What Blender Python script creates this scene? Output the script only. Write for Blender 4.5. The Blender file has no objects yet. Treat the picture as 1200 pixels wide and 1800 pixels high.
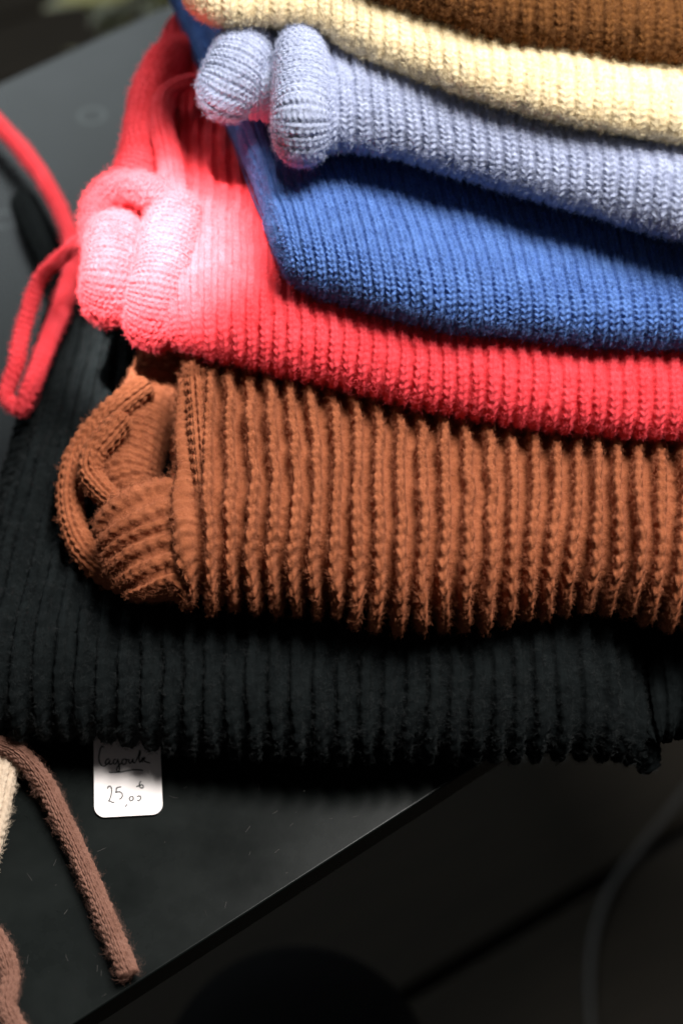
import bpy, math, random
import numpy as np
from mathutils import Vector, Matrix

random.seed(4)
rng = np.random.default_rng(11)
scene = bpy.context.scene
COL = scene.collection

# ------------------------------------------------------------------ camera
PITCH = math.radians(52.0)
CAM = np.array([0.0, -0.394, 0.504])
FWD = np.array([0.0, math.cos(PITCH), -math.sin(PITCH)])
UPV = np.array([0.0, math.sin(PITCH), math.cos(PITCH)])
FPX = 2500.0
def ray(px, py):
    d = FPX * FWD + (px - 600.0) * np.array([1.0, 0, 0]) + (900.0 - py) * UPV
    return d / np.linalg.norm(d)


def at(px, py, z):
    """point of the horizontal plane at height z seen at that place of the photograph"""
    d = ray(px, py)
    return CAM + d * ((z - CAM[2]) / d[2])


cam_data = bpy.data.cameras.new('camera')
cam_data.sensor_fit = 'VERTICAL'
cam_data.sensor_height = 36.0
cam_data.lens = 50.0
cam_data.clip_start = 0.02
cam_data.clip_end = 60.0
cam_data.dof.use_dof = True
cam_data.dof.focus_distance = 0.53
cam_data.dof.aperture_fstop = 4.4
cam_data.dof.aperture_blades = 0
cam = bpy.data.objects.new('camera', cam_data)
cam.location = CAM
cam.rotation_euler = (math.pi / 2 - PITCH, 0, 0)
COL.objects.link(cam)
scene.camera = cam

# ------------------------------------------------------------------ light
world = bpy.data.worlds.new('World')
scene.world = world
world.use_nodes = True
bg = world.node_tree.nodes['Background']
bg.inputs[0].default_value = (0.74, 0.72, 0.72, 1)
bg.inputs[1].default_value = 0.075


def aim(o, target):
    d = Vector(target) - Vector(o.location)
    o.rotation_euler = d.to_track_quat('-Z', 'Y').to_euler()


def area(name, loc, target, shape, sx, sy, power, color):
    l = bpy.data.lights.new(name, 'AREA')
    l.shape = shape
    l.size = sx
    l.size_y = sy
    l.energy = power
    l.color = color
    o = bpy.data.objects.new(name, l)
    o.location = loc
    COL.objects.link(o)
    aim(o, target)
    return o


area('skylight', (0.38, 0.19, 1.30), (0.02, -0.02, 0.10), 'DISK', 0.56, 0.56, 48.0, (1.0, 0.97, 0.93))
area('shop_window', (-1.0, 1.9, 1.25), (-0.2, 0.2, 0.0), 'RECTANGLE', 1.6, 1.0, 34.0, (0.86, 0.95, 1.0))
sp = bpy.data.lights.new('hot_patch_spot', 'SPOT')  # narrow spot added to make the hot patch on the coral hems
sp.energy = 1100.0
sp.spot_size = math.radians(4.6)
sp.spot_blend = 1.0
sp.shadow_soft_size = 0.015
sp.color = (1.0, 0.97, 0.95)
spo = bpy.data.objects.new('hot_patch_spot', sp)
spo.location = (-0.10, -0.14, 1.35)
COL.objects.link(spo)
aim(spo, tuple(at(262, 438, 0.118)))

scene.view_settings.view_transform = 'Standard'
scene.view_settings.look = 'None'
scene.view_settings.exposure = 0.0
scene.view_settings.gamma = 1.0


# ------------------------------------------------------------------ helpers
def mpp(p):
    """metres per photograph pixel at a point"""
    return float(np.dot(np.asarray(p) - CAM, FWD)) / FPX


def tag(o, label=None, cat=None, group=None, kind=None):
    if label: o['label'] = label
    if cat: o['category'] = cat
    if group: o['group'] = group
    if kind: o['kind'] = kind
    return o


def link_mesh(name, verts, faces, mats, parent=None, smooth=True):
    me = bpy.data.meshes.new(name)
    if isinstance(faces, np.ndarray):
        verts = np.ascontiguousarray(verts, dtype=np.float32)
        nf, k = faces.shape
        me.vertices.add(len(verts))
        me.vertices.foreach_set('co', verts.ravel())
        me.loops.add(nf * k)
        me.loops.foreach_set('vertex_index', np.ascontiguousarray(faces, dtype=np.int32).ravel())
        me.polygons.add(nf)
        me.polygons.foreach_set('loop_start', np.arange(0, nf * k, k, dtype=np.int32))
        me.update(calc_edges=True)
        me.validate()
    else:
        me.from_pydata([tuple(v) for v in verts], [], faces)
        me.update()
    me.polygons.foreach_set('use_smooth', [smooth] * len(me.polygons))
    for m in (mats if isinstance(mats, (list, tuple)) else [mats]):
        me.materials.append(m)
    o = bpy.data.objects.new(name, me)
    COL.objects.link(o)
    if parent: o.parent = parent
    return o


def empty(name, loc):
    o = bpy.data.objects.new(name, None)
    o.empty_display_size = 0.02
    o.location = loc
    COL.objects.link(o)
    return o


def adopt(root, *kids):
    """parent world-space parts to a root placed at its base"""
    for k in kids:
        k.parent = root
        k.matrix_parent_inverse = Matrix.Translation(-Vector(root.location))
    return root


def cr(x, xs, ys):
    """monotone-ish cubic interpolation of ys (n or n,k) over xs"""
    xs = np.asarray(xs, float); ys = np.asarray(ys, float)
    flat = ys.ndim == 1
    if flat: ys = ys[:, None]
    h = np.diff(xs)[:, None]
    dl = np.diff(ys, axis=0) / h
    m = np.zeros_like(ys)
    m[0], m[-1] = dl[0], dl[-1]
    m[1:-1] = (dl[:-1] * h[1:] + dl[1:] * h[:-1]) / (h[1:] + h[:-1])
    i = np.clip(np.searchsorted(xs, x) - 1, 0, len(xs) - 2)
    t = ((x - xs[i]) / (xs[i + 1] - xs[i]))[:, None]
    hh = h[i]
    r = ((2*t**3 - 3*t**2 + 1) * ys[i] + (t**3 - 2*t**2 + t) * hh * m[i]
         + (-2*t**3 + 3*t**2) * ys[i+1] + (t**3 - t**2) * hh * m[i+1])
    return r[:, 0] if flat else r


def hash2(i, j, seed=0):
    x = np.sin(i * 127.1 + j * 311.7 + seed * 74.7) * 43758.5453
    return x - np.floor(x)


def vnoise(x, y, seed=0):
    """smooth value noise in -1..1"""
    i, j = np.floor(x), np.floor(y)
    fx, fy = x - i, y - j
    fx = fx*fx*(3-2*fx); fy = fy*fy*(3-2*fy)
    a = hash2(i, j, seed); b = hash2(i+1, j, seed); c = hash2(i, j+1, seed); d = hash2(i+1, j+1, seed)
    return 2*((a*(1-fx)+b*fx)*(1-fy) + (c*(1-fx)+d*fx)*fy) - 1


def knit(u, v, w=0.7, rib=1.0, st=0.5, purl=0.3, jitter=0.10, soft=1.0, seed=0):
    """height of knitted fabric, u counted in wales and v in stitches (0..about 1)"""
    u = u + jitter * vnoise(v * 0.16, u * 0.35, seed) + 0.6 * jitter * vnoise(v * 0.45, u * 0.5 + 40, seed + 3)
    k = np.floor(u); f = u - k
    side = (f > 0.5) * 1.0
    v = v + 0.5 * hash2(k, k * 0 + 3.0, seed) + 0.30 * vnoise(v * 0.35, k * 3.1, seed + 5)
    c0 = np.abs(f - 0.5) / (0.5 * w)
    q = v + 0.55 * c0 + 0.12 * side
    cell = np.floor(q); fq = q - cell
    big = 0.65 + 0.7 * hash2(k * 2 + side, cell, seed + 9)
    bead = (0.5 - 0.5 * np.cos(2 * math.pi * fq)) ** 0.8
    wm = 0.85 + 0.18 * bead * big
    c = c0 / wm
    ridge = np.clip(1 - c * c, 0, 1) ** 0.5
    leg = np.exp(-((c - 0.56) / 0.34) ** 2)
    hv = v + 0.05; fh = hv - np.floor(hv)
    hole = np.exp(-(c0 / 0.26) ** 2) * (0.35 + 0.65 * (0.5 + 0.5 * np.cos(2 * math.pi * fh)))
    stitch = leg * (bead * big - 0.25 * (1 - bead)) - 0.75 * hole * (c < 1)
    fv = v + 0.5 - np.floor(v + 0.5)
    pb = np.clip(1 - (2 * fv - 1) ** 2, 0, 1) * np.clip((c - 1) * 3, 0, 1)
    lvl = 1 + 0.25 * vnoise(v * 0.25, k * 1.7, seed + 21)
    yarn = 0.16 * vnoise(u * 5.0, v * 3.3, seed + 31) + 0.10 * vnoise(u * 11.0, v * 7.0, seed + 33)
    return rib * ridge * lvl + st * (stitch * (c < 1.25) + yarn) + purl * pb


# ------------------------------------------------------------------ materials
def new_mat(name):
    m = bpy.data.materials.new(name)
    m.use_nodes = True
    nt = m.node_tree
    b = nt.nodes['Principled BSDF']
    return m, nt, b


def N(nt, typ, **kw):
    n = nt.nodes.new(typ)
    for k, v in kw.items():
        if k.startswith('i_'):
            n.inputs[k[2:].replace('_', ' ')].default_value = v
        else:
            setattr(n, k, v)
    return n


def wool(name, col, col2, sheen=0.25, fine=1000.0, bump=0.6, spec=0.08):
    m, nt, b = new_mat(name)
    tc = N(nt, 'ShaderNodeTexCoord')
    n1 = N(nt, 'ShaderNodeTexNoise'); n1.inputs['Scale'].default_value = fine; n1.inputs['Detail'].default_value = 6; n1.inputs['Roughness'].default_value = 0.7
    n2 = N(nt, 'ShaderNodeTexNoise'); n2.inputs['Scale'].default_value = 130; n2.inputs['Detail'].default_value = 4
    # fibres: noise stretched by a distorted wave
    n3 = N(nt, 'ShaderNodeTexWave'); n3.inputs['Scale'].default_value = 420; n3.inputs['Distortion'].default_value = 14
    n3.inputs['Detail'].default_value = 3; n3.inputs['Detail Scale'].default_value = 2.5
    for n in (n1, n2, n3): nt.links.new(tc.outputs['Object'], n.inputs['Vector'])
    add = N(nt, 'ShaderNodeMath', operation='ADD'); nt.links.new(n1.outputs['Fac'], add.inputs[0]); nt.links.new(n2.outputs['Fac'], add.inputs[1])
    mul = N(nt, 'ShaderNodeMath', operation='MULTIPLY'); nt.links.new(add.outputs[0], mul.inputs[0]); mul.inputs[1].default_value = 0.5
    rmp = N(nt, 'ShaderNodeValToRGB')
    rmp.color_ramp.elements[0].position = 0.36; rmp.color_ramp.elements[1].position = 0.64
    rmp.color_ramp.elements[0].color = (*col2, 1); rmp.color_ramp.elements[1].color = (*col, 1)
    nt.links.new(mul.outputs[0], rmp.inputs[0])
    nt.links.new(rmp.outputs[0], b.inputs['Base Color'])
    b.inputs['Roughness'].default_value = 0.92
    b.inputs['Specular IOR Level'].default_value = spec
    b.inputs['Sheen Weight'].default_value = sheen
    b.inputs['Sheen Roughness'].default_value = 0.6
    b.inputs['Sheen Tint'].default_value = (min(1, col[0]*1.4+.1), min(1, col[1]*1.4+.1), min(1, col[2]*1.4+.1), 1)
    mix = N(nt, 'ShaderNodeMath', operation='ADD'); nt.links.new(n1.outputs['Fac'], mix.inputs[0]); nt.links.new(n3.outputs['Fac'], mix.inputs[1])
    bp = N(nt, 'ShaderNodeBump'); bp.inputs['Strength'].default_value = bump; bp.inputs['Distance'].default_value = 0.0005
    nt.links.new(mix.outputs[0], bp.inputs['Height']); nt.links.new(bp.outputs[0], b.inputs['Normal'])
    # loose fibres
    h = bpy.data.materials.new(name + '_fibre'); h.use_nodes = True
    hb = h.node_tree.nodes['Principled BSDF']
    hb.inputs['Base Color'].default_value = (*[min(1, c * 1.1 + 0.008) for c in col], 1)
    hb.inputs['Roughness'].default_value = 0.6
    hb.inputs['Specular IOR Level'].default_value = 0.15
    return [m, h]


WOOL = {
    'black': wool('black_wool', (0.0070, 0.0090, 0.0094), (0.0028, 0.0038, 0.0041), 0.0, spec=0.04),
    'brown': wool('rust_wool', (0.32, 0.102, 0.045), (0.20, 0.058, 0.023), 0.10),
    'coral': wool('coral_wool', (0.85, 0.078, 0.098), (0.74, 0.042, 0.053), 0.15),
    'blue': wool('blue_wool', (0.11, 0.215, 0.51), (0.055, 0.12, 0.35), 0.12),
    'lavender': wool('lavender_wool', (0.43, 0.47, 0.62), (0.33, 0.37, 0.51), 0.2),
    'cream': wool('cream_wool', (0.90, 0.77, 0.52), (0.82, 0.67, 0.42), 0.2),
    'tan': wool('tan_wool', (0.20, 0.080, 0.022), (0.12, 0.044, 0.011), 0.1),
    'cord': wool('rosy_brown_wool', (0.235, 0.118, 0.086), (0.15, 0.070, 0.048), 0.1),
    'ecru': wool('ecru_wool', (0.62, 0.50, 0.38), (0.50, 0.38, 0.28), 0.15),
}


def fuzz(o, count, length, seed=1, radius=0.00004):
    """short loose fibres standing off the yarn"""
    md = o.modifiers.new('loose_fibres', 'PARTICLE_SYSTEM')
    ps = md.particle_system
    ps.seed = seed
    s = ps.settings
    s.type = 'HAIR'
    s.count = count // 2
    length *= 1.3
    s.hair_length = length
    s.hair_step = 5
    s.render_step = 3
    s.display_step = 2
    s.use_advanced_hair = True
    s.emit_from = 'FACE'
    s.use_emit_random = True
    s.use_even_distribution = True
    s.normal_factor = length * 0.085
    s.factor_random = length * 0.17
    s.effector_weights.gravity = 0
    s.length_random = 0.75
    s.child_type = 'SIMPLE'
    s.rendered_child_count = 4
    s.child_percent = 1
    s.child_radius = 0.0016
    s.child_roundness = 0.4
    s.roughness_1 = length * 0.12
    s.roughness_1_size = 0.002
    s.roughness_2 = length * 0.35
    s.roughness_2_size = 0.001
    s.roughness_endpoint = length * 0.30
    s.kink = 'CURL'
    s.kink_amplitude = length * 0.16
    s.kink_frequency = 1.6
    s.root_radius = 1.0
    s.tip_radius = 0.35
    s.radius_scale = radius
    s.material = 2
    if o.vertex_groups: ps.vertex_group_density = 'nap'
    return o


# ------------------------------------------------------------------ builders
def grid_faces(nu, nv, closed_v=False):
    i = np.arange(nu - 1)[:, None]
    jn = nv if closed_v else nv - 1
    j = np.arange(jn)[None, :]
    j2 = (j + 1) % nv
    a = i * nv + j; b = (i + 1) * nv + j; c = (i + 1) * nv + j2; d = i * nv + j2
    return np.stack([a + 0*j, b, c, d], -1).reshape(-1, 4)


def normals(P, closed_v=False):
    du = np.gradient(P, axis=0)
    if closed_v:
        dv = (np.roll(P, -1, 1) - np.roll(P, 1, 1)) * 0.5
    else:
        dv = np.gradient(P, axis=1)
    n = np.cross(du, dv)
    l = np.linalg.norm(n, axis=2, keepdims=True)
    return n / np.maximum(l, 1e-12)


def folded(name, st, mats, pitch_px, row, L, dense, spr=12, rpr=5.5, cap=0.012, cap_drop=False, n_exp=2.0,
           amp=0.0012, kn=None, wob=0.0012, seed=0, capr=0.012, ash=0.65, warp=None, topdrop=0.0):
    """A folded knit: a fold facing the viewer whose lower outline passes the given places.
    st rows: (px, py, back_px, back_py, z_bottom, thickness, a)"""
    kn = kn or {}
    rows_ = []
    for (px, py, bx, by, zb, t, a) in st:
        b = t / 2
        zc = zb + b
        py = py - 0.7 * amp * kn.get('rib', 1.0) / mpp(at(px, py, zb))
        d = ray(px, py)
        dep = math.atan2(-d[2], math.hypot(d[0], d[1]))
        th = math.atan2(b * math.cos(dep), a * math.sin(dep))
        p = at(px, py, zc - b * math.sin(th))
        back = at(bx, by, zb + t)
        dv = back[:2] - p[:2]
        dv = dv / np.linalg.norm(dv)
        fr = p[:2] - dv * (a - a * math.cos(th))
        rows_.append([fr[0], fr[1], zb, b, a, math.atan2(dv[0], dv[1])])
    rows_ = np.array(rows_)
    seg = np.r_[0, np.cumsum(np.linalg.norm(np.diff(rows_[:, :2], axis=0), axis=1))]
    W = seg[-1]
    mid = np.array([rows_[len(rows_)//2][0], rows_[len(rows_)//2][1], rows_[0][2]])
    pitch = pitch_px * mpp(mid)
    nr = int(round(W / pitch))
    nu = nr * spr + 1
    # sample evenly along the top line, down the rounded ends included
    sf = np.linspace(0, W, 4000)
    Rf = cr(sf, seg, rows_)
    kf = np.sqrt(np.clip(1 - (1 - np.minimum(sf / cap, 1)) ** 2, 0, 1)) * np.sqrt(np.clip(1 - (1 - np.minimum((W - sf) / capr, 1)) ** 2, 0, 1))
    zf = Rf[:, 2] + Rf[:, 3] * ((2 * kf) if cap_drop else (1 + kf))
    af = np.r_[0, np.cumsum(np.sqrt(np.diff(Rf[:, 0])**2 + np.diff(Rf[:, 1])**2 + np.diff(zf)**2))]
    nr = int(round(af[-1] / pitch))
    nu = nr * spr + 1
    arcu = np.linspace(0, af[-1], nu)
    s = np.interp(arcu, af, sf)
    R = cr(s, seg, rows_)
    e = np.minimum(s / cap, 1.0); kL = np.sqrt(np.clip(1 - (1 - e) ** 2, 0, 1))
    e2 = np.minimum((W - s) / capr, 1.0); kR = np.sqrt(np.clip(1 - (1 - e2) ** 2, 0, 1))
    k = np.maximum(kL * kR, 0.03)
    zb = R[:, 2]; b0 = R[:, 3]; b = b0 * k
    zc = (zb + b) if cap_drop else (zb + b0 * (1.0 * kL*kR + (1 - kL*kR)))
    a = R[:, 4] * (1 - ash + ash * k)
    ang = R[:, 5]
    aM, bM = float(np.median(R[:, 4])), float(np.median(R[:, 3]))
    # profile parameters: (kind, value)
    step = row / rpr
    prof = []
    coarse = np.linspace(L, dense, max(3, int((L - dense) / 0.006)), endpoint=False)
    for l in coarse: prof.append((0, l))
    for l in np.arange(dense, aM, -step): prof.append((0, l))
    ell = math.pi * math.sqrt((aM*aM + bM*bM) / 2)
    for th in np.linspace(math.pi/2, -math.pi/2, int(ell / step)): prof.append((1, th))
    for l in np.arange(aM + step, aM + 0.012, step * 1.5): prof.append((2, l))
    for l in np.linspace(aM + 0.014, L, 10): prof.append((2, l))
    for th in np.linspace(-math.pi/2, math.pi/2, 9)[1:]: prof.append((3, th))
    nv = len(prof)
    P = np.zeros((nu, nv, 3))
    dx, dy = np.sin(ang), np.cos(ang)
    for j, (kd, val) in enumerate(prof):
        if kd == 0:
            l = val - aM + a; z = zc + b - topdrop * np.clip((val - aM) / (L - aM), 0, 1) * b0
        elif kd == 1:
            c_, s_ = max(math.cos(val), 0), math.sin(val)
            c_ = c_ ** (2 / n_exp); s_ = math.copysign(abs(s_) ** (2 / n_exp), s_)
            l = a - a * c_; z = zc + b * s_
        elif kd == 2:
            l = val - aM + a; z = zc - b
        else:
            l = L - aM + a + 0.5 * bM * math.cos(val); z = zc + b * math.sin(val) - topdrop * b0 * (0.5+0.5*math.sin(val))
        P[:, j, 0] = R[:, 0] + dx * l
        P[:, j, 1] = R[:, 1] + dy * l
        P[:, j, 2] = z
    if warp is not None:
        P = warp(P, s, prof)
    # soft irregularity of the stuffing
    vq = np.r_[0, np.cumsum(np.linalg.norm(np.diff(P[nu//2], axis=0), axis=1))]
    U = (arcu / pitch)[:, None] + 0 * vq[None, :]
    V = (vq / row)[None, :] + 0 * s[:, None]
    n = normals(P)
    flip = n[nu//2, len(coarse) + 2, 2] < 0
    if flip: n = -n
    zmin = R[:, 2].min()
    fade = np.array([1.0 if (kd == 1 or (kd == 0 and val <= dense) or (kd == 2 and val < aM + 0.012)) else 0.0 for kd, val in prof])
    low = wob * (vnoise(U * 0.13, V * 0.06, seed) + 0.6 * vnoise(U * 0.31, V * 0.13, seed + 2))
    h = amp * knit(U, V, seed=seed, **kn) * fade[None, :] + low
    edge = np.clip(np.minimum(arcu, af[-1] - arcu) / 0.003, 0, 1)[:, None]
    Q = P + n * (h * (0.55 + 0.45*edge))[..., None]
    Q[..., 2] = np.maximum(Q[..., 2], zmin - 0.004)
    F = grid_faces(nu, nv)
    if flip: F = F[:, ::-1]
    o = link_mesh(name, Q.reshape(-1, 3), F, mats)
    hw = np.array([1.0 if (kd == 1 and val > -1.45) or (kd == 0 and val <= dense) else 0.0 for kd, val in prof])
    vg = o.vertex_groups.new(name='nap')
    on = (np.arange(nu)[:, None] * nv + np.nonzero(hw)[0][None, :]).ravel()
    vg.add(on.tolist(), 1.0, 'REPLACE')
    return o


def tube(name, pts, mats, pitch, row, around=None, cross=False, step=None, na=48, amp=0.0006, kn=None,
         flat=1.0, cap0=True, cap1=True, seed=0, ref=(0, 0, 1), capk=1.0):
    """knit tube through pts [(x,y,z,r)]. cross: wales run round the tube, else along it."""
    kn = kn or {}
    pts = np.array(pts, float)
    seg = np.r_[0, np.cumsum(np.linalg.norm(np.diff(pts[:, :3], axis=0), axis=1))]
    Lt = seg[-1]
    step = step or row / 5.0
    if cross: step = pitch / 9.0
    nu = max(int(Lt / step), 8)
    s = np.linspace(0, Lt, nu)
    C = cr(s, seg, pts)
    cen, r = C[:, :3].copy(), C[:, 3].copy()
    T = np.gradient(cen, axis=0); T /= np.linalg.norm(T, axis=1, keepdims=True)
    X = np.zeros_like(T); Y = np.zeros_like(T)
    rf = np.array(ref, float)
    for i in range(nu):
        x = np.cross(rf, T[i])
        if np.linalg.norm(x) < 0.15 and i > 0: x = X[i-1] - T[i] * np.dot(X[i-1], T[i])
        elif i > 0 and np.dot(x, X[i-1]) < 0: x = -x
        x /= np.linalg.norm(x)
        if i > 0: x = 0.8 * X[i-1] + 0.2 * x; x -= T[i] * np.dot(x, T[i]); x /= np.linalg.norm(x)
        X[i] = x; Y[i] = np.cross(T[i], x)
    k = np.ones(nu)
    if cap0: k *= np.sqrt(np.clip(1 - (1 - np.minimum(s / (r * capk), 1)) ** 2, 0, 1))
    if cap1: k *= np.sqrt(np.clip(1 - (1 - np.minimum((Lt - s) / (r * capk), 1)) ** 2, 0, 1))
    k = np.maximum(k, 0.02)
    ph = np.linspace(0, 2*math.pi, na, endpoint=False)
    cp, sn = np.cos(ph), np.sin(ph)
    P = cen[:, None, :] + (r*k)[:, None, None] * (cp[None, :, None] * X[:, None, :] + flat * sn[None, :, None] * Y[:, None, :])
    n = P - cen[:, None, :]
    n = n / np.maximum(np.linalg.norm(n, axis=2, keepdims=True), 1e-9)
    rm = float(np.median(r))
    if cross:
        U = (s / pitch)[:, None] + 0*ph[None, :]
        V = np.round(2*math.pi*rm / row) * (ph / (2*math.pi))[None, :] + 0*s[:, None]
    else:
        nw = around or max(4, int(round(2*math.pi*rm / pitch)))
        U = nw * (ph / (2*math.pi))[None, :] + 0*s[:, None]
        V = (s / row)[:, None] + 0*ph[None, :]
    kk = dict(jitter=0.0 if not cross else 0.06); kk.update(kn)
    h = amp * knit(U, V, seed=seed, **kk) * np.clip(k * 1.2, 0, 1)[:, None]
    lowf = 0.05 * rm * vnoise(np.cos(ph)[None, :] * 1.3 + 5, (s / (rm*2))[:, None], seed + 4)
    Q = P + n * (h + lowf)[..., None]
    V0 = Q.reshape(-1, 3)
    F = grid_faces(nu, na, True)[:, ::-1]
    return link_mesh(name, V0, F, mats)


def px_path(lst):
    """[(px, py, z, radius_px)] -> [(x, y, z, r)]"""
    out = []
    for (px, py, z, r) in lst:
        p = at(px, py, z)
        out.append((p[0], p[1], p[2], r * mpp(p)))
    return out


# ------------------------------------------------------------------ floor
FLOOR_Z = -0.72
fm, nt, b = new_mat('dark_wood_floor')
tc = N(nt, 'ShaderNodeTexCoord'); mp = N(nt, 'ShaderNodeMapping'); mp.inputs['Scale'].default_value = (2, 22, 2)
ns = N(nt, 'ShaderNodeTexNoise'); ns.inputs['Scale'].default_value = 3; ns.inputs['Detail'].default_value = 6
nt.links.new(tc.outputs['Object'], mp.inputs[0]); nt.links.new(mp.outputs[0], ns.inputs['Vector'])
rp = N(nt, 'ShaderNodeValToRGB'); rp.color_ramp.elements[0].color = (0.008, 0.0066, 0.0046, 1); rp.color_ramp.elements[1].color = (0.017, 0.0135, 0.0092, 1)
nt.links.new(ns.outputs['Fac'], rp.inputs[0]); nt.links.new(rp.outputs[0], b.inputs['Base Color'])
b.inputs['Roughness'].default_value = 0.7; b.inputs['Specular IOR Level'].default_value = 0.1
jm, nt, b = new_mat('floor_joint'); b.inputs['Base Color'].default_value = (0.004, 0.003, 0.003, 1); b.inputs['Roughness'].default_value = 0.9


def box(name, x0, x1, y0, y1, z0, z1, mat, parent=None, bev=0.0):
    v = [(x, y, z) for z in (z0, z1) for y in (y0, y1) for x in (x0, x1)]
    f = [(0, 2, 3, 1), (4, 5, 7, 6), (0, 1, 5, 4), (2, 6, 7, 3), (0, 4, 6, 2), (1, 3, 7, 5)]
    o = link_mesh(name, v, f, mat, parent, smooth=False)
    if bev:
        m = o.modifiers.new('bevel', 'BEVEL'); m.width = bev; m.segments = 2
    return o


fl = link_mesh('floor', [(-9, -9, FLOOR_Z - 0.03), (9, -9, FLOOR_Z - 0.03), (9, 9, FLOOR_Z - 0.03), (-9, 9, FLOOR_Z - 0.03)], [(0, 1, 2, 3)], jm, smooth=False)
tag(fl, kind='structure')
pa = at(740, 1735, FLOOR_Z); pb = at(1060, 1545, FLOOR_Z)
fang = math.atan2(pb[1] - pa[1], pb[0] - pa[0])
PW = 0.155
first = None
for r in range(-14, 16):
    off = (r * 0.37) % 1.0
    for c in range(-2, 2):
        x0 = c * 3.0 - 1.5 + (r % 3) * 0.22
        if first is None:
            first = box('plank', 0.003, 2.997, 0.006, PW - 0.006, -0.028, 0.0, fm, fl, 0.003)
            p = first
        else:
            p = first.copy(); COL.objects.link(p); p.parent = fl
        ca, sa = math.cos(fang), math.sin(fang)
        ox, oy = x0, r * PW
        p.location = (pa[0] + ca*ox - sa*oy, pa[1] + sa*ox + ca*oy, FLOOR_Z + random.uniform(-0.001, 0.001))
        p.rotation_euler = (0, 0, fang)

# ------------------------------------------------------------------ table
tm, nt, b = new_mat('dark_green_painted_metal')
tc = N(nt, 'ShaderNodeTexCoord')
n1 = N(nt, 'ShaderNodeTexNoise'); n1.inputs['Scale'].default_value = 9; n1.inputs['Detail'].default_value = 7; n1.inputs['Roughness'].default_value = 0.65
n2 = N(nt, 'ShaderNodeTexNoise'); n2.inputs['Scale'].default_value = 900; n2.inputs['Detail'].default_value = 2
n4 = N(nt, 'ShaderNodeTexVoronoi'); n4.inputs['Scale'].default_value = 120
for n in (n1, n2, n4): nt.links.new(tc.outputs['Object'], n.inputs['Vector'])
rp = N(nt, 'ShaderNodeValToRGB'); rp.color_ramp.elements[0].color = (0.0025, 0.0034, 0.0032, 1); rp.color_ramp.elements[1].color = (0.0075, 0.0094, 0.0088, 1)
rp.color_ramp.elements[0].position = 0.35; rp.color_ramp.elements[1].position = 0.7
nt.links.new(n1.outputs['Fac'], rp.inputs[0])
# dust specks
ds = N(nt, 'ShaderNodeMath', operation='LESS_THAN'); nt.links.new(n4.outputs['Distance'], ds.inputs[0]); ds.inputs[1].default_value = 0.035
n5 = N(nt, 'ShaderNodeTexNoise'); n5.inputs['Scale'].default_value = 60; nt.links.new(tc.outputs['Object'], n5.inputs['Vector'])
d2 = N(nt, 'ShaderNodeMath', operation='GREATER_THAN'); nt.links.new(n5.outputs['Fac'], d2.inputs[0]); d2.inputs[1].default_value = 0.60
dm = N(nt, 'ShaderNodeMath', operation='MULTIPLY'); nt.links.new(ds.outputs[0], dm.inputs[0]); nt.links.new(d2.outputs[0], dm.inputs[1])
# dried water rings
prev = rp.outputs[0]


def ring_mask(cx, cy, r, wd):
    vm = N(nt, 'ShaderNodeVectorMath', operation='DISTANCE'); nt.links.new(tc.outputs['Object'], vm.inputs[0]); vm.inputs[1].default_value = (cx, cy, 0)
    sb = N(nt, 'ShaderNodeMath', operation='SUBTRACT'); nt.links.new(vm.outputs['Value'], sb.inputs[0]); sb.inputs[1].default_value = r
    ab = N(nt, 'ShaderNodeMath', operation='ABSOLUTE'); nt.links.new(sb.outputs[0], ab.inputs[0])
    mr = N(nt, 'ShaderNodeMapRange'); nt.links.new(ab.outputs[0], mr.inputs[0])
    mr.inputs['From Min'].default_value = wd; mr.inputs['From Max'].default_value = 0.0; mr.inputs['To Min'].default_value = 0; mr.inputs['To Max'].default_value = 0.5
    return mr.outputs[0]


mx = N(nt, 'ShaderNodeMix', data_type='RGBA'); nt.links.new(dm.outputs[0], mx.inputs[0]); nt.links.new(prev, mx.inputs[6]); mx.inputs[7].default_value = (0.10, 0.10, 0.095, 1)
prev = mx.outputs[2]
for (cx, cy, r) in ((162, 203, 22), (8, 386, 20)):
    c = at(cx, cy, 0); 
    mk = ring_mask(c[0], c[1], r * mpp(c), 0.0022)
    mx = N(nt, 'ShaderNodeMix', data_type='RGBA'); nt.links.new(mk, mx.inputs[0]); nt.links.new(prev, mx.inputs[6]); mx.inputs[7].default_value = (0.05, 0.06, 0.06, 1)
    prev = mx.outputs[2]
nt.links.new(prev, b.inputs['Base Color'])
mr = N(nt, 'ShaderNodeMapRange'); nt.links.new(n1.outputs['Fac'], mr.inputs[0]); mr.inputs['To Min'].default_value = 0.15; mr.inputs['To Max'].default_value = 0.42
nt.links.new(mr.outputs[0], b.inputs['Roughness'])
b.inputs['Specular IOR Level'].default_value = 0.10
bp = N(nt, 'ShaderNodeBump'); bp.inputs['Strength'].default_value = 0.05; bp.inputs['Distance'].default_value = 0.0001
nt.links.new(n2.outputs['Fac'], bp.inputs['Height']); nt.links.new(bp.outputs[0], b.inputs['Normal'])

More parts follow.
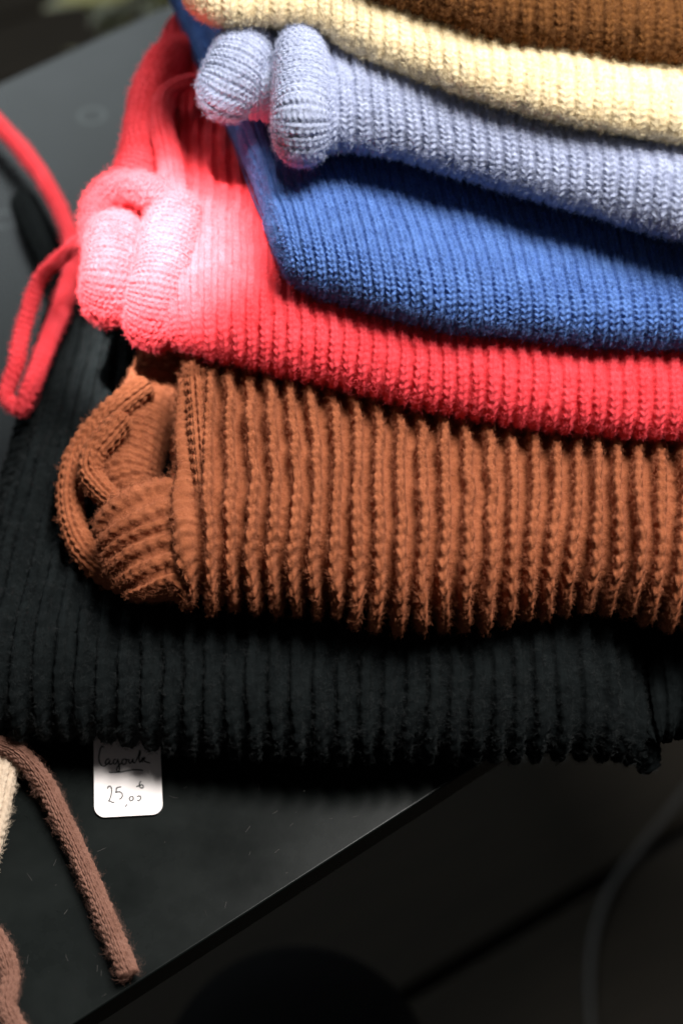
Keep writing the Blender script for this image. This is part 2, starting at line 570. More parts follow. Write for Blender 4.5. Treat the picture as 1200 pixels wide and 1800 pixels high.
A0 = at(0, 147, 0); A1 = at(300, 8, 0)
B0 = at(130, 1800, 0); B1 = at(860, 1330, 0)
dA = (A1 - A0) / np.linalg.norm(A1 - A0); dB = (B1 - B0) / np.linalg.norm(B1 - B0)
c0 = B0 - dB * 0.45; c1 = B0 + dB * 0.62; c2 = A0 + dA * 0.45; c3 = A0 - dA * 0.50
tz = -0.014
tv = [tuple(c0[:2]) + (0,), tuple(c1[:2]) + (0,), tuple(c2[:2]) + (0,), tuple(c3[:2]) + (0,)]
tv += [(x, y, tz) for x, y, z in tv]
table = empty('table', (0, 0, FLOOR_Z))
tag(table, 'dark green painted metal table under the stack of folded knits', 'table')
top = link_mesh('tabletop', tv, [(0, 1, 2, 3), (7, 6, 5, 4), (0, 4, 5, 1), (1, 5, 6, 2), (2, 6, 7, 3), (3, 7, 4, 0)], tm, smooth=True)
m = top.modifiers.new('bevel', 'BEVEL'); m.width = 0.0008; m.segments = 2
m.harden_normals = True
adopt(table, top)
cc = (c0 + c1 + c2 + c3) / 4
for c in (c0, c1, c2, c3):
    q = c + (cc - c) * 0.12
    lg = box('leg', q[0]-.014, q[0]+.014, q[1]-.014, q[1]+.014, FLOOR_Z, tz - 0.0005, tm, None, 0.003)
    adopt(table, lg)

# ------------------------------------------------------------------ the stack
GROUP = 'folded knit balaclavas stacked on the table'


def garment(z, label, parts, name='balaclava'):
    root = empty(name, (0.05, 0.05, z))
    tag(root, label, 'balaclava', GROUP)
    adopt(root, *parts)
    return root


# black, at the bottom
blk = folded('ribbed_body', [
    (-75, 1250, 150, 330, 0.001, 0.040, 0.024),
    (20, 1285, 200, 330, 0.001, 0.045, 0.036),
    (150, 1296, 260, 330, 0.001, 0.045, 0.036),
    (300, 1322, 360, 330, 0.001, 0.045, 0.036),
    (560, 1338, 560, 330, 0.001, 0.045, 0.036),
    (850, 1330, 800, 330, 0.001, 0.045, 0.036),
    (1145, 1322, 1020, 330, 0.001, 0.045, 0.036),
], WOOL['black'], 37, 0.0045, 0.23, 0.235, spr=10, rpr=3.2, cap=0.026, capr=0.03, amp=0.0019, kn=dict(w=0.58, st=0.5, purl=0.2, rib=2.0, jitter=0.14), wob=0.0022, seed=3, cap_drop=True)
fuzz(blk, 60000, 0.0022, 3, 0.00006)
flare = folded('flared_edge', [
    (1138, 1306, 1090, 800, 0.010, 0.028, 0.02),
    (1168, 1298, 1130, 800, 0.008, 0.030, 0.02),
    (1205, 1292, 1190, 800, 0.006, 0.036, 0.02),
    (1280, 1290, 1260, 800, 0.006, 0.036, 0.02),
], WOOL['black'], 30, 0.0045, 0.14, 0.05, spr=10, rpr=3.2, cap=0.01, amp=0.0016, kn=dict(w=0.72, st=0.35, purl=0.2), seed=5)
cordb = tube('drawstring', px_path([(38, 345, 0.008, 22), (62, 400, 0.009, 26), (105, 480, 0.010, 28), (140, 560, 0.012, 26), (190, 620, 0.02, 24)]), WOOL['black'], 0.004, 0.004, around=9, amp=0.0006, seed=2)
fuzz(cordb, 1500, 0.002, 5, 0.00006)
bhem = tube('hem_band', px_path([(-30, 1262, 0.020, 44), (-8, 1140, 0.020, 46), (12, 1010, 0.020, 44), (40, 870, 0.020, 40), (78, 720, 0.020, 36), (118, 560, 0.020, 34), (150, 440, 0.020, 30)]),
    WOOL['black'], 0.0048, 0.0042, cross=True, na=80, amp=0.0016, kn=dict(w=0.68, st=0.45, purl=0.1), flat=0.75, seed=8)
fuzz(bhem, 9000, 0.0024, 6, 0.00006)
garment(0.0, 'thick black ribbed balaclava at the bottom of the stack, lying on the tabletop', [blk, flare, cordb, bhem])

# rust brown
ZB = 0.0465
brn = folded('ribbed_body', [
    (332, 1062, 345, 420, ZB, 0.043, 0.037),
    (410, 1062, 405, 420, ZB, 0.043, 0.037),
    (520, 1072, 510, 420, ZB, 0.043, 0.037),
    (700, 1095, 690, 420, ZB, 0.043, 0.037),
    (850, 1085, 850, 420, ZB, 0.043, 0.037),
    (1000, 1072, 1005, 420, ZB, 0.043, 0.037),
    (1200, 1098, 1190, 420, ZB, 0.043, 0.037),
    (1330, 1105, 1310, 420, ZB, 0.043, 0.037),
], WOOL['brown'], 36, 0.0042, 0.19, 0.105, spr=16, rpr=8, cap=0.005, ash=0.3, amp=0.0030, kn=dict(w=0.56, st=0.42, purl=0.12, jitter=0.17, rib=2.6), wob=0.0018, seed=7, n_exp=2.2)
fuzz(brn, 70000, 0.0020, 7, 0.00006)
cas = tube('hem_casing', px_path([
    (300, 560, 0.066, 36), (286, 640, 0.066, 40), (260, 715, 0.064, 46), (235, 780, 0.062, 50), (222, 840, 0.061, 52), (236, 895, 0.058, 46)]),
    WOOL['brown'], 0.0042, 0.0040, cross=True, na=110, amp=0.0013, kn=dict(w=0.78, st=0.6, purl=0.15, jitter=0.12, rib=0.9), flat=0.9, cap0=False, seed=9)
cuff = tube('ribbed_cuff', px_path([
    (262, 880, 0.070, 86), (274, 912, 0.072, 94), (288, 950, 0.070, 96), (304, 1000, 0.067, 86), (318, 1046, 0.063, 62)]),
    WOOL['brown'], 0.0062, 0.0042, cross=True, na=130, amp=0.0022, kn=dict(w=0.62, st=0.5, purl=0.15, jitter=0.14, rib=1.5), flat=0.66, seed=10, capk=0.45)
seam = tube('seam', px_path([(341, 600, 0.091, 12), (346, 680, 0.0915, 13), (352, 760, 0.091, 13), (358, 830, 0.089, 13), (366, 910, 0.083, 13), (374, 985, 0.074, 13), (379, 1035, 0.064, 12), (379, 1060, 0.055, 10)]),
    WOOL['brown'], 0.003, 0.0042, around=7, na=84, amp=0.0013, kn=dict(w=0.85, st=0.7, purl=0.0), seed=44)
fuzz(seam, 1500, 0.0018, 45, 0.00006)
fuzz(cuff, 9000, 0.0019, 8, 0.00006)
fuzz(cas, 14000, 0.0019, 9, 0.00006)
sA = tube('drawstring', px_path([(265, 672, 0.0790, 17), (215, 708, 0.0760, 18), (172, 752, 0.0700, 19), (138, 806, 0.0640, 20), (124, 865, 0.0600, 19), (130, 925, 0.0570, 19),
    (155, 975, 0.0540, 20), (200, 1012, 0.0520, 20), (250, 1030, 0.0520, 18), (290, 1038, 0.0540, 14)]), WOOL['brown'], 0.003, 0.0036, around=8, na=72, amp=0.0010, kn=dict(w=0.9, st=0.8, purl=0.0), seed=4)
fuzz(sA, 1600, 0.0016, 19, 0.00006)
sB = tube('drawstring_end', px_path([(225, 728, 0.0820, 15), (192, 765, 0.0780, 18), (165, 800, 0.0740, 18), (160, 832, 0.0710, 18), (178, 862, 0.0700, 17), (205, 885, 0.0700, 16), (235, 900, 0.0690, 14)]),
    WOOL['brown'], 0.003, 0.0036, around=8, na=72, amp=0.0010, kn=dict(w=0.9, st=0.8, purl=0.0), seed=6)
fuzz(sB, 900, 0.0016, 29, 0.00006)
garment(ZB, 'rust brown chunky ribbed balaclava between the black one and the coral one', [brn, cas, cuff, seam, sA, sB])

# coral
ZC = 0.0905
cor = folded('ribbed_body', [
    (292, 600, 280, 70, ZC, 0.0285, 0.028),
    (340, 620, 335, 75, ZC, 0.0295, 0.030),
    (450, 648, 450, 80, ZC, 0.0295, 0.030),
    (600, 682, 590, 80, ZC, 0.0295, 0.030),
    (800, 725, 765, 80, ZC, 0.0295, 0.030),
    (1000, 755, 950, 80, ZC, 0.0295, 0.030),
    (1200, 772, 1130, 80, ZC, 0.0295, 0.030),
    (1330, 782, 1240, 80, ZC, 0.0295, 0.030),
], WOOL['coral'], 25.5, 0.0026, 0.205, 0.20, spr=11, rpr=4.2, cap=0.012, amp=0.0013, kn=dict(w=0.70, st=0.55, purl=0.12, jitter=0.10, rib=1.55), wob=0.0012, seed=12)
fuzz(cor, 120000, 0.0018, 12, 0.00006)
zt = ZC + 0.0295
r1 = tube('rolled_hem', px_path([(318, 345, zt + .001, 40), (305, 395, zt - .001, 46), (292, 455, zt - .003, 50), (280, 515, zt - .009, 52), (274, 560, zt - .018, 52), (275, 585, zt - .030, 46)]),
    WOOL['coral'], 0.0028, 0.0023, cross=True, na=150, amp=0.0008, kn=dict(w=0.94, st=0.65, purl=0, rib=0.9), seed=13)
fuzz(r1, 9000, 0.0018, 13, 0.00006)
r2 = tube('inner_rolled_hem', px_path([(212, 382, zt - .004, 38), (202, 430, zt - .006, 46), (195, 490, zt - .012, 48), (192, 530, zt - .022, 47), (194, 548, zt - .030, 42)]),
    WOOL['coral'], 0.0028, 0.0023, cross=True, na=150, amp=0.0008, kn=dict(w=0.94, st=0.65, purl=0, rib=0.9), seed=14)
fuzz(r2, 8000, 0.0018, 14, 0.00006)
lip = tube('hem_lip', px_path([(300, 365, zt + .004, 22), (275, 342, zt + .006, 26), (240, 329, zt + .006, 25), (203, 331, zt + .003, 23), (176, 354, zt - .002, 21), (166, 395, zt - .008, 19), (165, 440, zt - .014, 17)]),
    WOOL['coral'], 0.0030, 0.0028, cross=True, na=90, amp=0.0008, kn=dict(w=0.92, st=0.8, purl=0, rib=0.6), seed=15)
fuzz(lip, 4500, 0.0030, 15, 0.00006)
strip = tube('hem_casing', px_path([(190, 400, zt - .016, 34), (216, 352, zt - .012, 38), (238, 300, zt - .002, 36), (248, 265, zt + .001, 36), (262, 210, zt + .001, 40), (282, 140, zt, 40), (310, 95, zt, 36), (350, 85, zt - .002, 30)]),
    WOOL['coral'], 0.0030, 0.0028, cross=True, na=110, amp=0.0008, kn=dict(w=0.92, st=0.8, purl=0, rib=0.6), flat=0.8, seed=16)
fuzz(strip, 9000, 0.0018, 16, 0.00006)
band = tube('hem_band', px_path([(308, 372, zt + .006, 20), (304, 320, zt + .007, 20), (294, 260, zt + .008, 18), (283, 205, zt + .009, 17), (293, 165, zt + .010, 15), (322, 147, zt + .010, 14), (365, 140, zt + .008, 14)]),
    WOOL['coral'], 0.0026, 0.0028, around=10, na=110, amp=0.0009, kn=dict(w=0.85, st=0.5, purl=0, rib=1.2), flat=0.45, seed=17)
fuzz(band, 1800, 0.0015, 17, 0.00006)
cs = tube('drawstring', px_path([(-60, 165, 0.0160, 10.6), (-10, 212, 0.0160, 10.6), (42, 268, 0.0180, 10.6), (88, 335, 0.0240, 10.0), (117, 395, 0.0340, 9.3), (128, 440, 0.0440, 10.0), (123, 490, 0.0500, 11.8), (100, 562, 0.0515, 12.4),
    (76, 624, 0.0500, 11.8), (52, 686, 0.0460, 11.2), (36, 716, 0.0400, 10.0), (14, 702, 0.0400, 8.7), (28, 640, 0.0500, 9.3), (45, 562, 0.0592, 9.3), (70, 492, 0.0715, 9.3), (115, 447, 0.0869, 9.3), (150, 420, 0.1023, 9.3), (185, 410, 0.1100, 8.7)]),
    WOOL['coral'], 0.0025, 0.0028, around=9, na=90, amp=0.0010, kn=dict(w=0.88, st=0.7, purl=0), seed=18, flat=0.8)
fuzz(cs, 12000, 0.0016, 18, 0.00006)
garment(ZC, 'coral red ribbed balaclava with two rolled hems and a long cord hanging left', [cor, r1, r2, lip, strip, band, cs])

# royal blue
ZU = 0.1175
blu = folded('ribbed_body', [
    (502, 490, 372, 55, ZU + 0.003, 0.0225, 0.026),
    (528, 507, 402, 60, ZU, 0.0260, 0.030),
    (620, 535, 500, 60, ZU, 0.0260, 0.030),
    (740, 565, 610, 60, ZU, 0.0260, 0.030),
    (880, 588, 760, 60, ZU, 0.0260, 0.030),
    (1050, 602, 930, 60, ZU, 0.0260, 0.030),
    (1200, 607, 1080, 60, ZU, 0.0260, 0.030),
    (1330, 610, 1200, 60, ZU, 0.0260, 0.030),
], WOOL['blue'], 21.5, 0.0022, 0.20, 0.085, spr=11, rpr=5, cap=0.0035, ash=0.2, amp=0.0013, kn=dict(w=0.85, st=0.7, purl=0.0, jitter=0.07, rib=1.1), wob=0.0012, seed=22, n_exp=2.3)
fuzz(blu, 60000, 0.0016, 22, 0.00006)
blo = folded('lower_layer', [
    (490, 462, 336, 60, ZU, 0.016, 0.010),
    (530, 496, 372, 60, ZU, 0.016, 0.012),
    (620, 532, 480, 60, ZU, 0.016, 0.012),
    (740, 562, 610, 60, ZU, 0.016, 0.012),
], WOOL['blue'], 21.5, 0.0022, 0.205, 0.20, spr=9, rpr=3, cap=0.006, amp=0.0008, kn=dict(w=0.92, st=0.4, purl=0.0, jitter=0.07), wob=0.001, seed=23)
fuzz(blo, 6000, 0.0018, 23, 0.00006)
garment(ZU, 'royal blue ribbed balaclava folded between the coral one and the lavender one', [blu, blo])

# lavender
ZL = 0.1505
lav = folded('ribbed_body', [
    (552, 268, 520, -60, ZL, 0.0285, 0.030),
    (600, 262, 570, -60, ZL, 0.0285, 0.030),
    (680, 274, 650, -60, ZL, 0.0285, 0.030),
    (800, 306, 770, -60, ZL, 0.0285, 0.030),
    (1000, 366, 960, -60, ZL, 0.0285, 0.030),
    (1200, 418, 1150, -60, ZL, 0.0285, 0.030),
    (1330, 450, 1270, -60, ZL, 0.0285, 0.030),
], WOOL['lavender'], 29.5, 0.0022, 0.15, 0.06, spr=13, rpr=5, cap=0.008, topdrop=0.5, amp=0.0013, kn=dict(w=0.80, st=0.6, purl=0.2, jitter=0.09), wob=0.0012, seed=32)
fuzz(lav, 60000, 0.0018, 32, 0.00006)
zl = ZL + 0.0285
l1 = tube('rolled_hem', px_path([(532, 60, zl - .004, 36), (532, 105, zl - .003, 44), (531, 160, zl - .005, 46), (530, 210, zl - .009, 47), (530, 243, zl - .016, 47), (531, 262, zl - .024, 42)]),
    WOOL['lavender'], 0.0026, 0.0021, cross=True, na=150, amp=0.0008, kn=dict(w=0.93, st=0.65, purl=0, rib=1.0), seed=33)
fuzz(l1, 9000, 0.0016, 33, 0.00006)
l2 = tube('inner_rolled_hem', px_path([(448, 62, zl - .008, 40), (434, 90, zl - .008, 48), (416, 125, zl - .010, 50), (398, 165, zl - .016, 48), (386, 195, zl - .025, 44)]),
    WOOL['lavender'], 0.0026, 0.0021, cross=True, na=150, amp=0.0008, kn=dict(w=0.93, st=0.65, purl=0, rib=1.0), seed=34)
fuzz(l2, 9000, 0.0016, 34, 0.00006)
l3 = folded('inner_edge', [
    (425, 205, 420, -60, ZL, 0.018, 0.010),
    (470, 212, 465, -60, ZL, 0.020, 0.010),
    (520, 235, 515, -60, ZL, 0.020, 0.010),
    (570, 240, 560, -60, ZL, 0.020, 0.010),
], WOOL['lavender'], 22, 0.0022, 0.13, 0.06, spr=10, rpr=5, cap=0.005, capr=0.004, amp=0.001, kn=dict(w=0.82, st=0.5, purl=0.2), seed=35)
fuzz(l3, 2500, 0.0020, 35, 0.00006)
garment(ZL, 'pale lavender ribbed balaclava with two rolled hems on the blue one', [lav, l1, l2, l3])

# cream
ZK = 0.1760
crm = folded('ribbed_body', [
    (322, -20, 330, -330, ZK, 0.022, 0.024),
    (350, 28, 350, -330, ZK, 0.022, 0.024),
    (400, 47, 395, -330, ZK, 0.022, 0.024),
    (470, 46, 460, -330, ZK, 0.022, 0.024),
    (540, 52, 525, -330, ZK, 0.022, 0.024),
    (610, 88, 590, -330, ZK, 0.022, 0.024),
    (700, 126, 680, -330, ZK, 0.022, 0.024),
    (800, 164, 770, -330, ZK, 0.022, 0.024),
    (1000, 222, 950, -330, ZK, 0.022, 0.024),
    (1200, 254, 1130, -330, ZK, 0.022, 0.024),
    (1330, 268, 1240, -330, ZK, 0.022, 0.024),
], WOOL['cream'], 29.5, 0.0024, 0.13, 0.07, spr=12, rpr=4.5, cap=0.010, topdrop=0.6, amp=0.0010, kn=dict(w=0.86, st=0.30, purl=0.1, jitter=0.08), wob=0.001, seed=42)
fuzz(crm, 60000, 0.0020, 42, 0.00006)
tag(crm, 'cream ribbed knit balaclava on the lavender one, under the topmost brown one', 'balaclava', GROUP)
crm.name = 'balaclava'

# tan brown, on top
ZT = 0.1910
tan = folded('ribbed_body', [
    (585, -60, 600, -420, ZT, 0.024, 0.020),
    (640, 2, 640, -420, ZT, 0.024, 0.020),
    (725, 32, 715, -420, ZT, 0.024, 0.020),
    (800, 54, 780, -420, ZT, 0.024, 0.020),
    (950, 88, 910, -420, ZT, 0.024, 0.020),
    (1100, 116, 1040, -420, ZT, 0.024, 0.020),
    (1200, 124, 1130, -420, ZT, 0.024, 0.020),
    (1330, 132, 1240, -420, ZT, 0.024, 0.020),
], WOOL['tan'], 29, 0.0026, 0.12, 0.05, spr=12, rpr=5, cap=0.010, amp=0.0016, kn=dict(w=0.66, st=0.45, purl=0.2, jitter=0.12), wob=0.0012, seed=52)
fuzz(tan, 50000, 0.0022, 52, 0.00006)
tag(tan, 'toffee brown ribbed knit balaclava topmost in the stack, on the cream one', 'balaclava', GROUP)
tan.name = 'balaclava'

# ------------------------------------------------------------------ loose cords and the ecru knit at the left edge
k1 = tube('drawstring', px_path([(-70, 1275, 0.018, 11.0), (-20, 1300, 0.018, 11.5), (30, 1322, 0.014, 12.1), (75, 1372, 0.008, 12.1), (110, 1440, 0.0065, 12.1), (145, 1515, 0.0062, 12.1), (175, 1585, 0.0062, 12.4), (202, 1650, 0.0062, 13.2), (228, 1716, 0.0062, 13.8)]),
    WOOL['cord'], 0.0028, 0.0030, around=12, na=110, amp=0.0008, kn=dict(w=0.9, st=0.8, purl=0), seed=61, capk=0.35)
fuzz(k1, 3500, 0.0024, 61, 0.000025)
tag(k1, 'long rosy brown knitted cord ending beside the front edge of the table', 'cord')
k2 = tube('drawstring', px_path([(-70, 1600, 0.007, 12.3), (-30, 1625, 0.007, 12.9), (2, 1665, 0.007, 12.9), (18, 1715, 0.007, 12.3), (12, 1765, 0.007, 12.3), (30, 1810, 0.007, 12.9), (60, 1850, 0.007, 12.9)]),
    WOOL['cord'], 0.0028, 0.0030, around=12, na=110, amp=0.0008, kn=dict(w=0.9, st=0.8, purl=0), seed=62)
fuzz(k2, 2500, 0.0024, 62, 0.000025)
tag(k2, 'short curled rosy brown knitted cord in the lower left corner of the tabletop', 'cord')
ek = tube('knit_cuff', px_path([(22, 1235, 0.007, 22), (10, 1300, 0.008, 26), (-6, 1380, 0.008, 26), (-22, 1460, 0.008, 26), (-50, 1560, 0.008, 26)]),
    WOOL['ecru'], 0.004, 0.003, around=10, na=100, amp=0.0011, kn=dict(w=0.8, st=0.5, purl=0.1), seed=63, flat=0.9)
fuzz(ek, 2500, 0.0022, 63, 0.00006)
tag(ek, 'ecru ribbed knit edge lying beneath the brown cord at the left', 'knitwear')

# ------------------------------------------------------------------ price tag
pm, nt, b = new_mat('white_card')
b.inputs['Base Color'].default_value = (0.80, 0.745, 0.73, 1); b.inputs['Roughness'].default_value = 0.55
im, nt, b = new_mat('dark_ink')
b.inputs['Base Color'].default_value = (0.012, 0.014, 0.018, 1); b.inputs['Roughness'].default_value = 0.5
# the card leans very slightly on the knit behind it; image corners of the card's lower part
def card_z(py): return 0.0012 + (1436 - py) * 0.000008
corner = [(165, 1240), (281, 1240), (286, 1426), (166, 1436)]
# outline with rounded lower corners, in photograph places
R_ = 19
def arc(cx, cy, a0, a1, n=8):
    return [(cx + R_*math.cos(math.radians(a0 + (a1-a0)*i/n)), cy + R_*math.sin(math.radians(a0 + (a1-a0)*i/n))) for i in range(n+1)]
ol = [(164.5, 1262), (280, 1262)] + arc(286 - R_, 1432 - R_, 0, 90) + arc(166 + R_, 1436.5 - R_, 90, 180)
tv_ = []
for (x, y) in ol:
    tv_.append(tuple(at(x, y, card_z(y))))
n_ = len(tv_)
tv2 = tv_ + [(x, y, z - 0.0005) for x, y, z in tv_]
card = link_mesh('card', tv2, [tuple(range(n_))[::-1], tuple(range(n_, 2*n_))] + [(i, (i+1) % n_, n_+(i+1) % n_, n_+i) for i in range(n_)], pm, smooth=False)
S = 1/6.6667
def T_(pts): return [(140 + x*S, 1280 + y*S) for x, y in pts]
strokes = [
    [(290, 228), (275, 212), (255, 225), (237, 275), (228, 330), (232, 385), (250, 425), (278, 445), (300, 440), (318, 424), (330, 408)],
    [(352, 358), (330, 362), (308, 390), (305, 418), (320, 425), (340, 410), (356, 372), (352, 400), (358, 425), (378, 418), (400, 400)],
    [(432, 368), (412, 366), (398, 392), (405, 418), (425, 418), (442, 392), (447, 368), (462, 420), (468, 470), (462, 505), (446, 508), (436, 490), (444, 460), (470, 425), (500, 405)],
    [(532, 360), (510, 365), (498, 392), (508, 420), (528, 424), (546, 405), (548, 376), (532, 360), (548, 368), (575, 372)],
    [(582, 362), (580, 400), (592, 412), (610, 398), (625, 362), (628, 395), (642, 408), (660, 392)],
    [(660, 392), (680, 350), (698, 300), (708, 262), (712, 275), (702, 330), (700, 380), (708, 400), (722, 385), (740, 345), (735, 385), (745, 402)],
    [(735, 372), (765, 350), (762, 340), (752, 360), (765, 388), (790, 400), (828, 408)],
    [(345, 516), (400, 517), (470, 514), (560, 498), (640, 487), (700, 489), (730, 492), (744, 502)],
    [(330, 712), (335, 690), (352, 678), (370, 692), (378, 730), (372, 780), (358, 825), (343, 855), (352, 852), (372, 862), (396, 870), (414, 862)],
    [(492, 686), (460, 692), (436, 700), (430, 740), (424, 752), (450, 745), (485, 752), (504, 778), (500, 805), (482, 825), (460, 832)],
    [(558, 882), (550, 900), (538, 925)],
    [(612, 798), (592, 808), (584, 830), (596, 848), (618, 846), (632, 825), (622, 802), (610, 797)],
    [(672, 808), (690, 795), (712, 798), (720, 820), (708, 840), (688, 850), (676, 838)],
    [(722, 618), (708, 640), (702, 668), (712, 694), (732, 702), (748, 690), (744, 672), (726, 664), (700, 675), (664, 686)],
]
iv, ifc = [], []
for st_ in strokes:
    pts = np.array(T_(st_), float)
    sg = np.r_[0, np.cumsum(np.linalg.norm(np.diff(pts, axis=0), axis=1))]
    nn = max(6, int(sg[-1] / 0.8))
    q = cr(np.linspace(0, sg[-1], nn), sg, pts)
    tg = np.gradient(q, axis=0); tg /= np.maximum(np.linalg.norm(tg, axis=1, keepdims=True), 1e-6)
    base = len(iv)
    for i in range(nn):
        w = 1.45 * (0.75 + 0.35 * math.sin(i * 0.21 + len(iv))) * min(1, 0.45 + min(i, nn-1-i) * 0.25)
        nx, ny = -tg[i][1] * w, tg[i][0] * w
        for sg_ in (1, -1):
            x, y = q[i][0] + nx*sg_, q[i][1] + ny*sg_
            iv.append(tuple(at(x, y, card_z(y) + 0.00012)))
        if i: ifc.append((base + 2*i - 2, base + 2*i - 1, base + 2*i + 1, base + 2*i))
ink = link_mesh('handwriting', iv, ifc, im, smooth=False)
pt = empty('price_tag', tuple(at(225, 1400, 0)))
tag(pt, 'small white card price tag with handwritten price, sticking out from under the black knit', 'price tag')
adopt(pt, card, ink)

# lint shed by the wool
lv_, lf_ = [], []
for k in range(55):
    px, py = rng.uniform(20, 640), rng.uniform(1350, 1760)
    if py > 1800 - (px - 130) * 0.644 - 12: continue
    p = at(px, py, 0.0003); a = rng.uniform(0, 6.28); ln = rng.uniform(0.0003, 0.0022); cv = rng.uniform(-250, 250)
    x, y = p[0], p[1]; b0_ = len(lv_); n_s = 9
    wd = rng.uniform(0.000015, 0.00004)
    for i in range(n_s):
        nx, ny = -math.sin(a) * wd, math.cos(a) * wd
        lv_ += [(x + nx, y + ny, 0.00015), (x - nx, y - ny, 0.00015), (x, y, 0.00028)]
        x += math.cos(a) * ln / n_s * 2; y += math.sin(a) * ln / n_s * 2; a += cv * ln / n_s * 2
        if i:
            q = b0_ + 3 * i
            lf_ += [(q - 3, q - 1, q + 2, q), (q - 1, q - 2, q + 1, q + 2)]
lm, nt, b = new_mat('pale_lint'); b.inputs['Base Color'].default_value = (0.10, 0.09, 0.085, 1); b.inputs['Roughness'].default_value = 0.9
tag(link_mesh('lint', lv_, lf_, lm), 'tiny pale wool fibres shed on the dark tabletop', 'lint', kind='stuff')

# ------------------------------------------------------------------ dim things round the table
cm, nt, b = new_mat('grey_rubber'); b.inputs['Base Color'].default_value = (0.011, 0.0097, 0.007, 1); b.inputs['Roughness'].default_value = 0.6


def plain_tube(name, pts, mat, na=12, parent=None):
    pts = np.array(pts, float)
    sg = np.r_[0, np.cumsum(np.linalg.norm(np.diff(pts[:, :3], axis=0), axis=1))]
    C = cr(np.linspace(0, sg[-1], 60), sg, pts)
    cen, r = C[:, :3], C[:, 3]
    T = np.gradient(cen, axis=0); T /= np.linalg.norm(T, axis=1, keepdims=True)
    V = []
    for i in range(60):
        ref = np.array([0, 0, 1.0]) if abs(T[i][2]) < 0.9 else np.array([1.0, 0, 0])
        x = np.cross(ref, T[i]); x /= np.linalg.norm(x); y = np.cross(T[i], x)
        for k in range(na):
            a = 2*math.pi*k/na
            V.append(cen[i] + r[i]*(math.cos(a)*x + math.sin(a)*y))
    F = grid_faces(60, na, True)
    return link_mesh(name, np.array(V), F, mat, parent)


cb = []
for (px, py) in ((1040, 1830), (1036, 1735), (1045, 1640), (1078, 1555), (1130, 1485), (1190, 1410), (1260, 1320), (1350, 1230)):
    p = at(px, py, FLOOR_Z + 0.004); cb.append((p[0], p[1], p[2], 0.0040))
cable = plain_tube('cable', cb, cm)
tag(cable, 'grey brown cable curving across the dark floor right of the table', 'cable')

km, nt, b = new_mat('black_leatherette'); b.inputs['Base Color'].default_value = (0.004, 0.004, 0.0045, 1); b.inputs['Roughness'].default_value = 0.85; b.inputs['Specular IOR Level'].default_value = 0.1
SZ = FLOOR_Z + 0.42
sc_ = at(520, 1880, SZ)
sr = 250 * mpp(sc_)
prof = [(0, 0.0), (sr*0.6, -0.002), (sr*0.88, -0.007), (sr*0.97, -0.016), (sr, -0.03), (sr*0.97, -0.046), (sr*0.9, -0.055), (0, -0.056)]


def lathe(name, prof, cx, cy, cz, mat, n=48):
    V, F = [], []
    for (r, z) in prof:
        for k in range(n):
            a = 2*math.pi*k/n; V.append((cx + max(r, 1e-4)*math.cos(a), cy + max(r, 1e-4)*math.sin(a), cz + z))
    for i in range(len(prof)-1):
        for k in range(n):
            F.append((i*n+k, (i+1)*n+k, (i+1)*n+(k+1) % n, i*n+(k+1) % n))
    return link_mesh(name, V, F, mat)


stool = empty('stool', (sc_[0], sc_[1], FLOOR_Z))
tag(stool, 'round black stool standing low beside the front edge of the table', 'stool')
adopt(stool, lathe('seat', prof, sc_[0], sc_[1], SZ, km))
for k in range(4):
    a = math.pi/4 + k*math.pi/2
    adopt(stool, plain_tube('leg', [(sc_[0]+sr*.7*math.cos(a), sc_[1]+sr*.7*math.sin(a), SZ-.05, .011), (sc_[0]+sr*.8*math.cos(a), sc_[1]+sr*.8*math.sin(a), SZ-.25, .011), (sc_[0]+sr*.9*math.cos(a), sc_[1]+sr*.9*math.sin(a), FLOOR_Z, .010)], km))

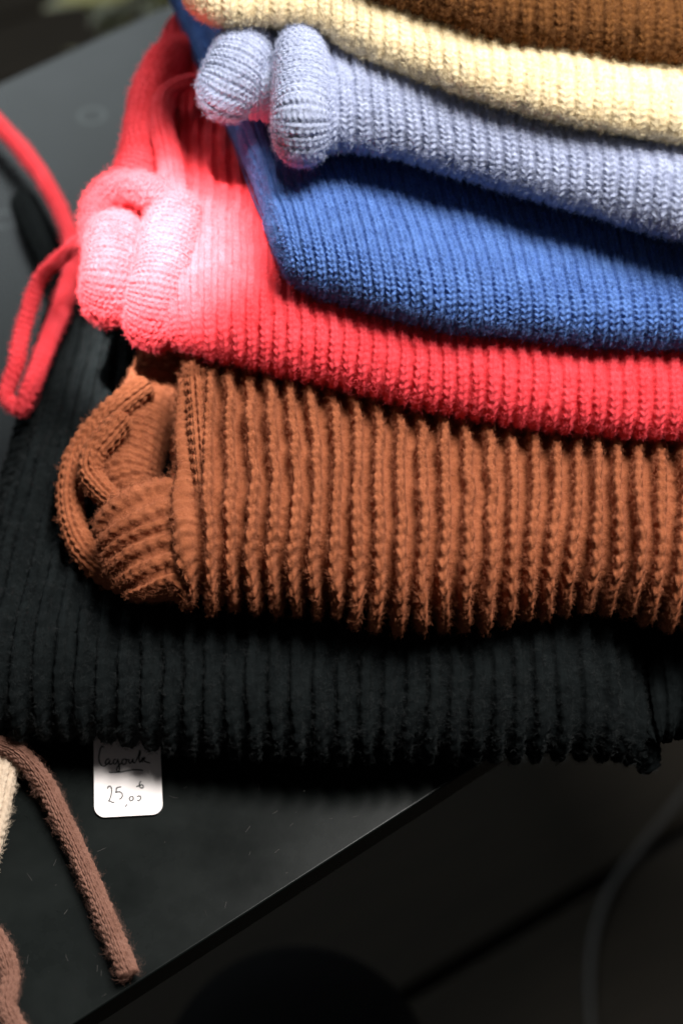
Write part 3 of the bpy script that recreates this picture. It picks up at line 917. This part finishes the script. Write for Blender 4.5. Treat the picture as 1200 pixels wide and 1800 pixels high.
# plant on the floor behind the table
gm, nt, b = new_mat('dry_green_leaf')
tc = N(nt, 'ShaderNodeTexCoord'); ns = N(nt, 'ShaderNodeTexNoise'); ns.inputs['Scale'].default_value = 14
nt.links.new(tc.outputs['Object'], ns.inputs['Vector'])
rp = N(nt, 'ShaderNodeValToRGB'); rp.color_ramp.elements[0].color = (0.06, 0.08, 0.025, 1); rp.color_ramp.elements[1].color = (0.17, 0.15, 0.07, 1)
nt.links.new(ns.outputs['Fac'], rp.inputs[0]); nt.links.new(rp.outputs[0], b.inputs['Base Color']); b.inputs['Roughness'].default_value = 0.6
dmk, nt, b = new_mat('dark_pot'); b.inputs['Base Color'].default_value = (0.02, 0.018, 0.016, 1); b.inputs['Roughness'].default_value = 0.7
PZ = -0.25
pc = at(300, -30, PZ)
plant = empty('potted_plant', (pc[0], pc[1], FLOOR_Z))
tag(plant, 'dry green leafy potted plant behind the far edge of the table', 'plant')
adopt(plant, lathe('pot', [(0.001, 0), (0.10, 0), (0.13, 0.24), (0.135, 0.25), (0.12, 0.25), (0.115, 0.23), (0.001, 0.23)], pc[0], pc[1], FLOOR_Z, dmk, 32))
adopt(plant, plain_tube('stem', [(pc[0], pc[1], FLOOR_Z + .2, .008), (pc[0]+.01, pc[1], FLOOR_Z+.35, .006), (pc[0]-.01, pc[1]+.02, PZ + .05, .004)], gm))
lv = [(0, 0, 0), (.014, .02, .004), (.018, .045, .007), (.012, .075, .006), (0, .1, 0), (-.012, .075, .006), (-.018, .045, .007), (-.014, .02, .004), (0, .045, .002)]
lf = [(0, 1, 8), (1, 2, 8), (2, 3, 8), (3, 4, 8), (4, 5, 8), (5, 6, 8), (6, 7, 8), (7, 0, 8)]
leaf0 = None
for k in range(70):
    if leaf0 is None:
        leaf0 = link_mesh('leaf', lv, lf, gm, plant); l = leaf0
    else:
        l = leaf0.copy(); COL.objects.link(l); l.parent = plant
    a = random.uniform(0, 2*math.pi); rr = 0.06 * math.sqrt(random.random())
    l.location = (rr*math.cos(a), rr*math.sin(a), PZ - FLOOR_Z + random.uniform(-.16, .08))
    l.rotation_euler = (random.uniform(-.3, .9), random.uniform(-.4, .4), a - math.pi/2 + random.uniform(-.5, .5))
    sc = random.uniform(.5, .9); l.scale = (sc, sc, sc)
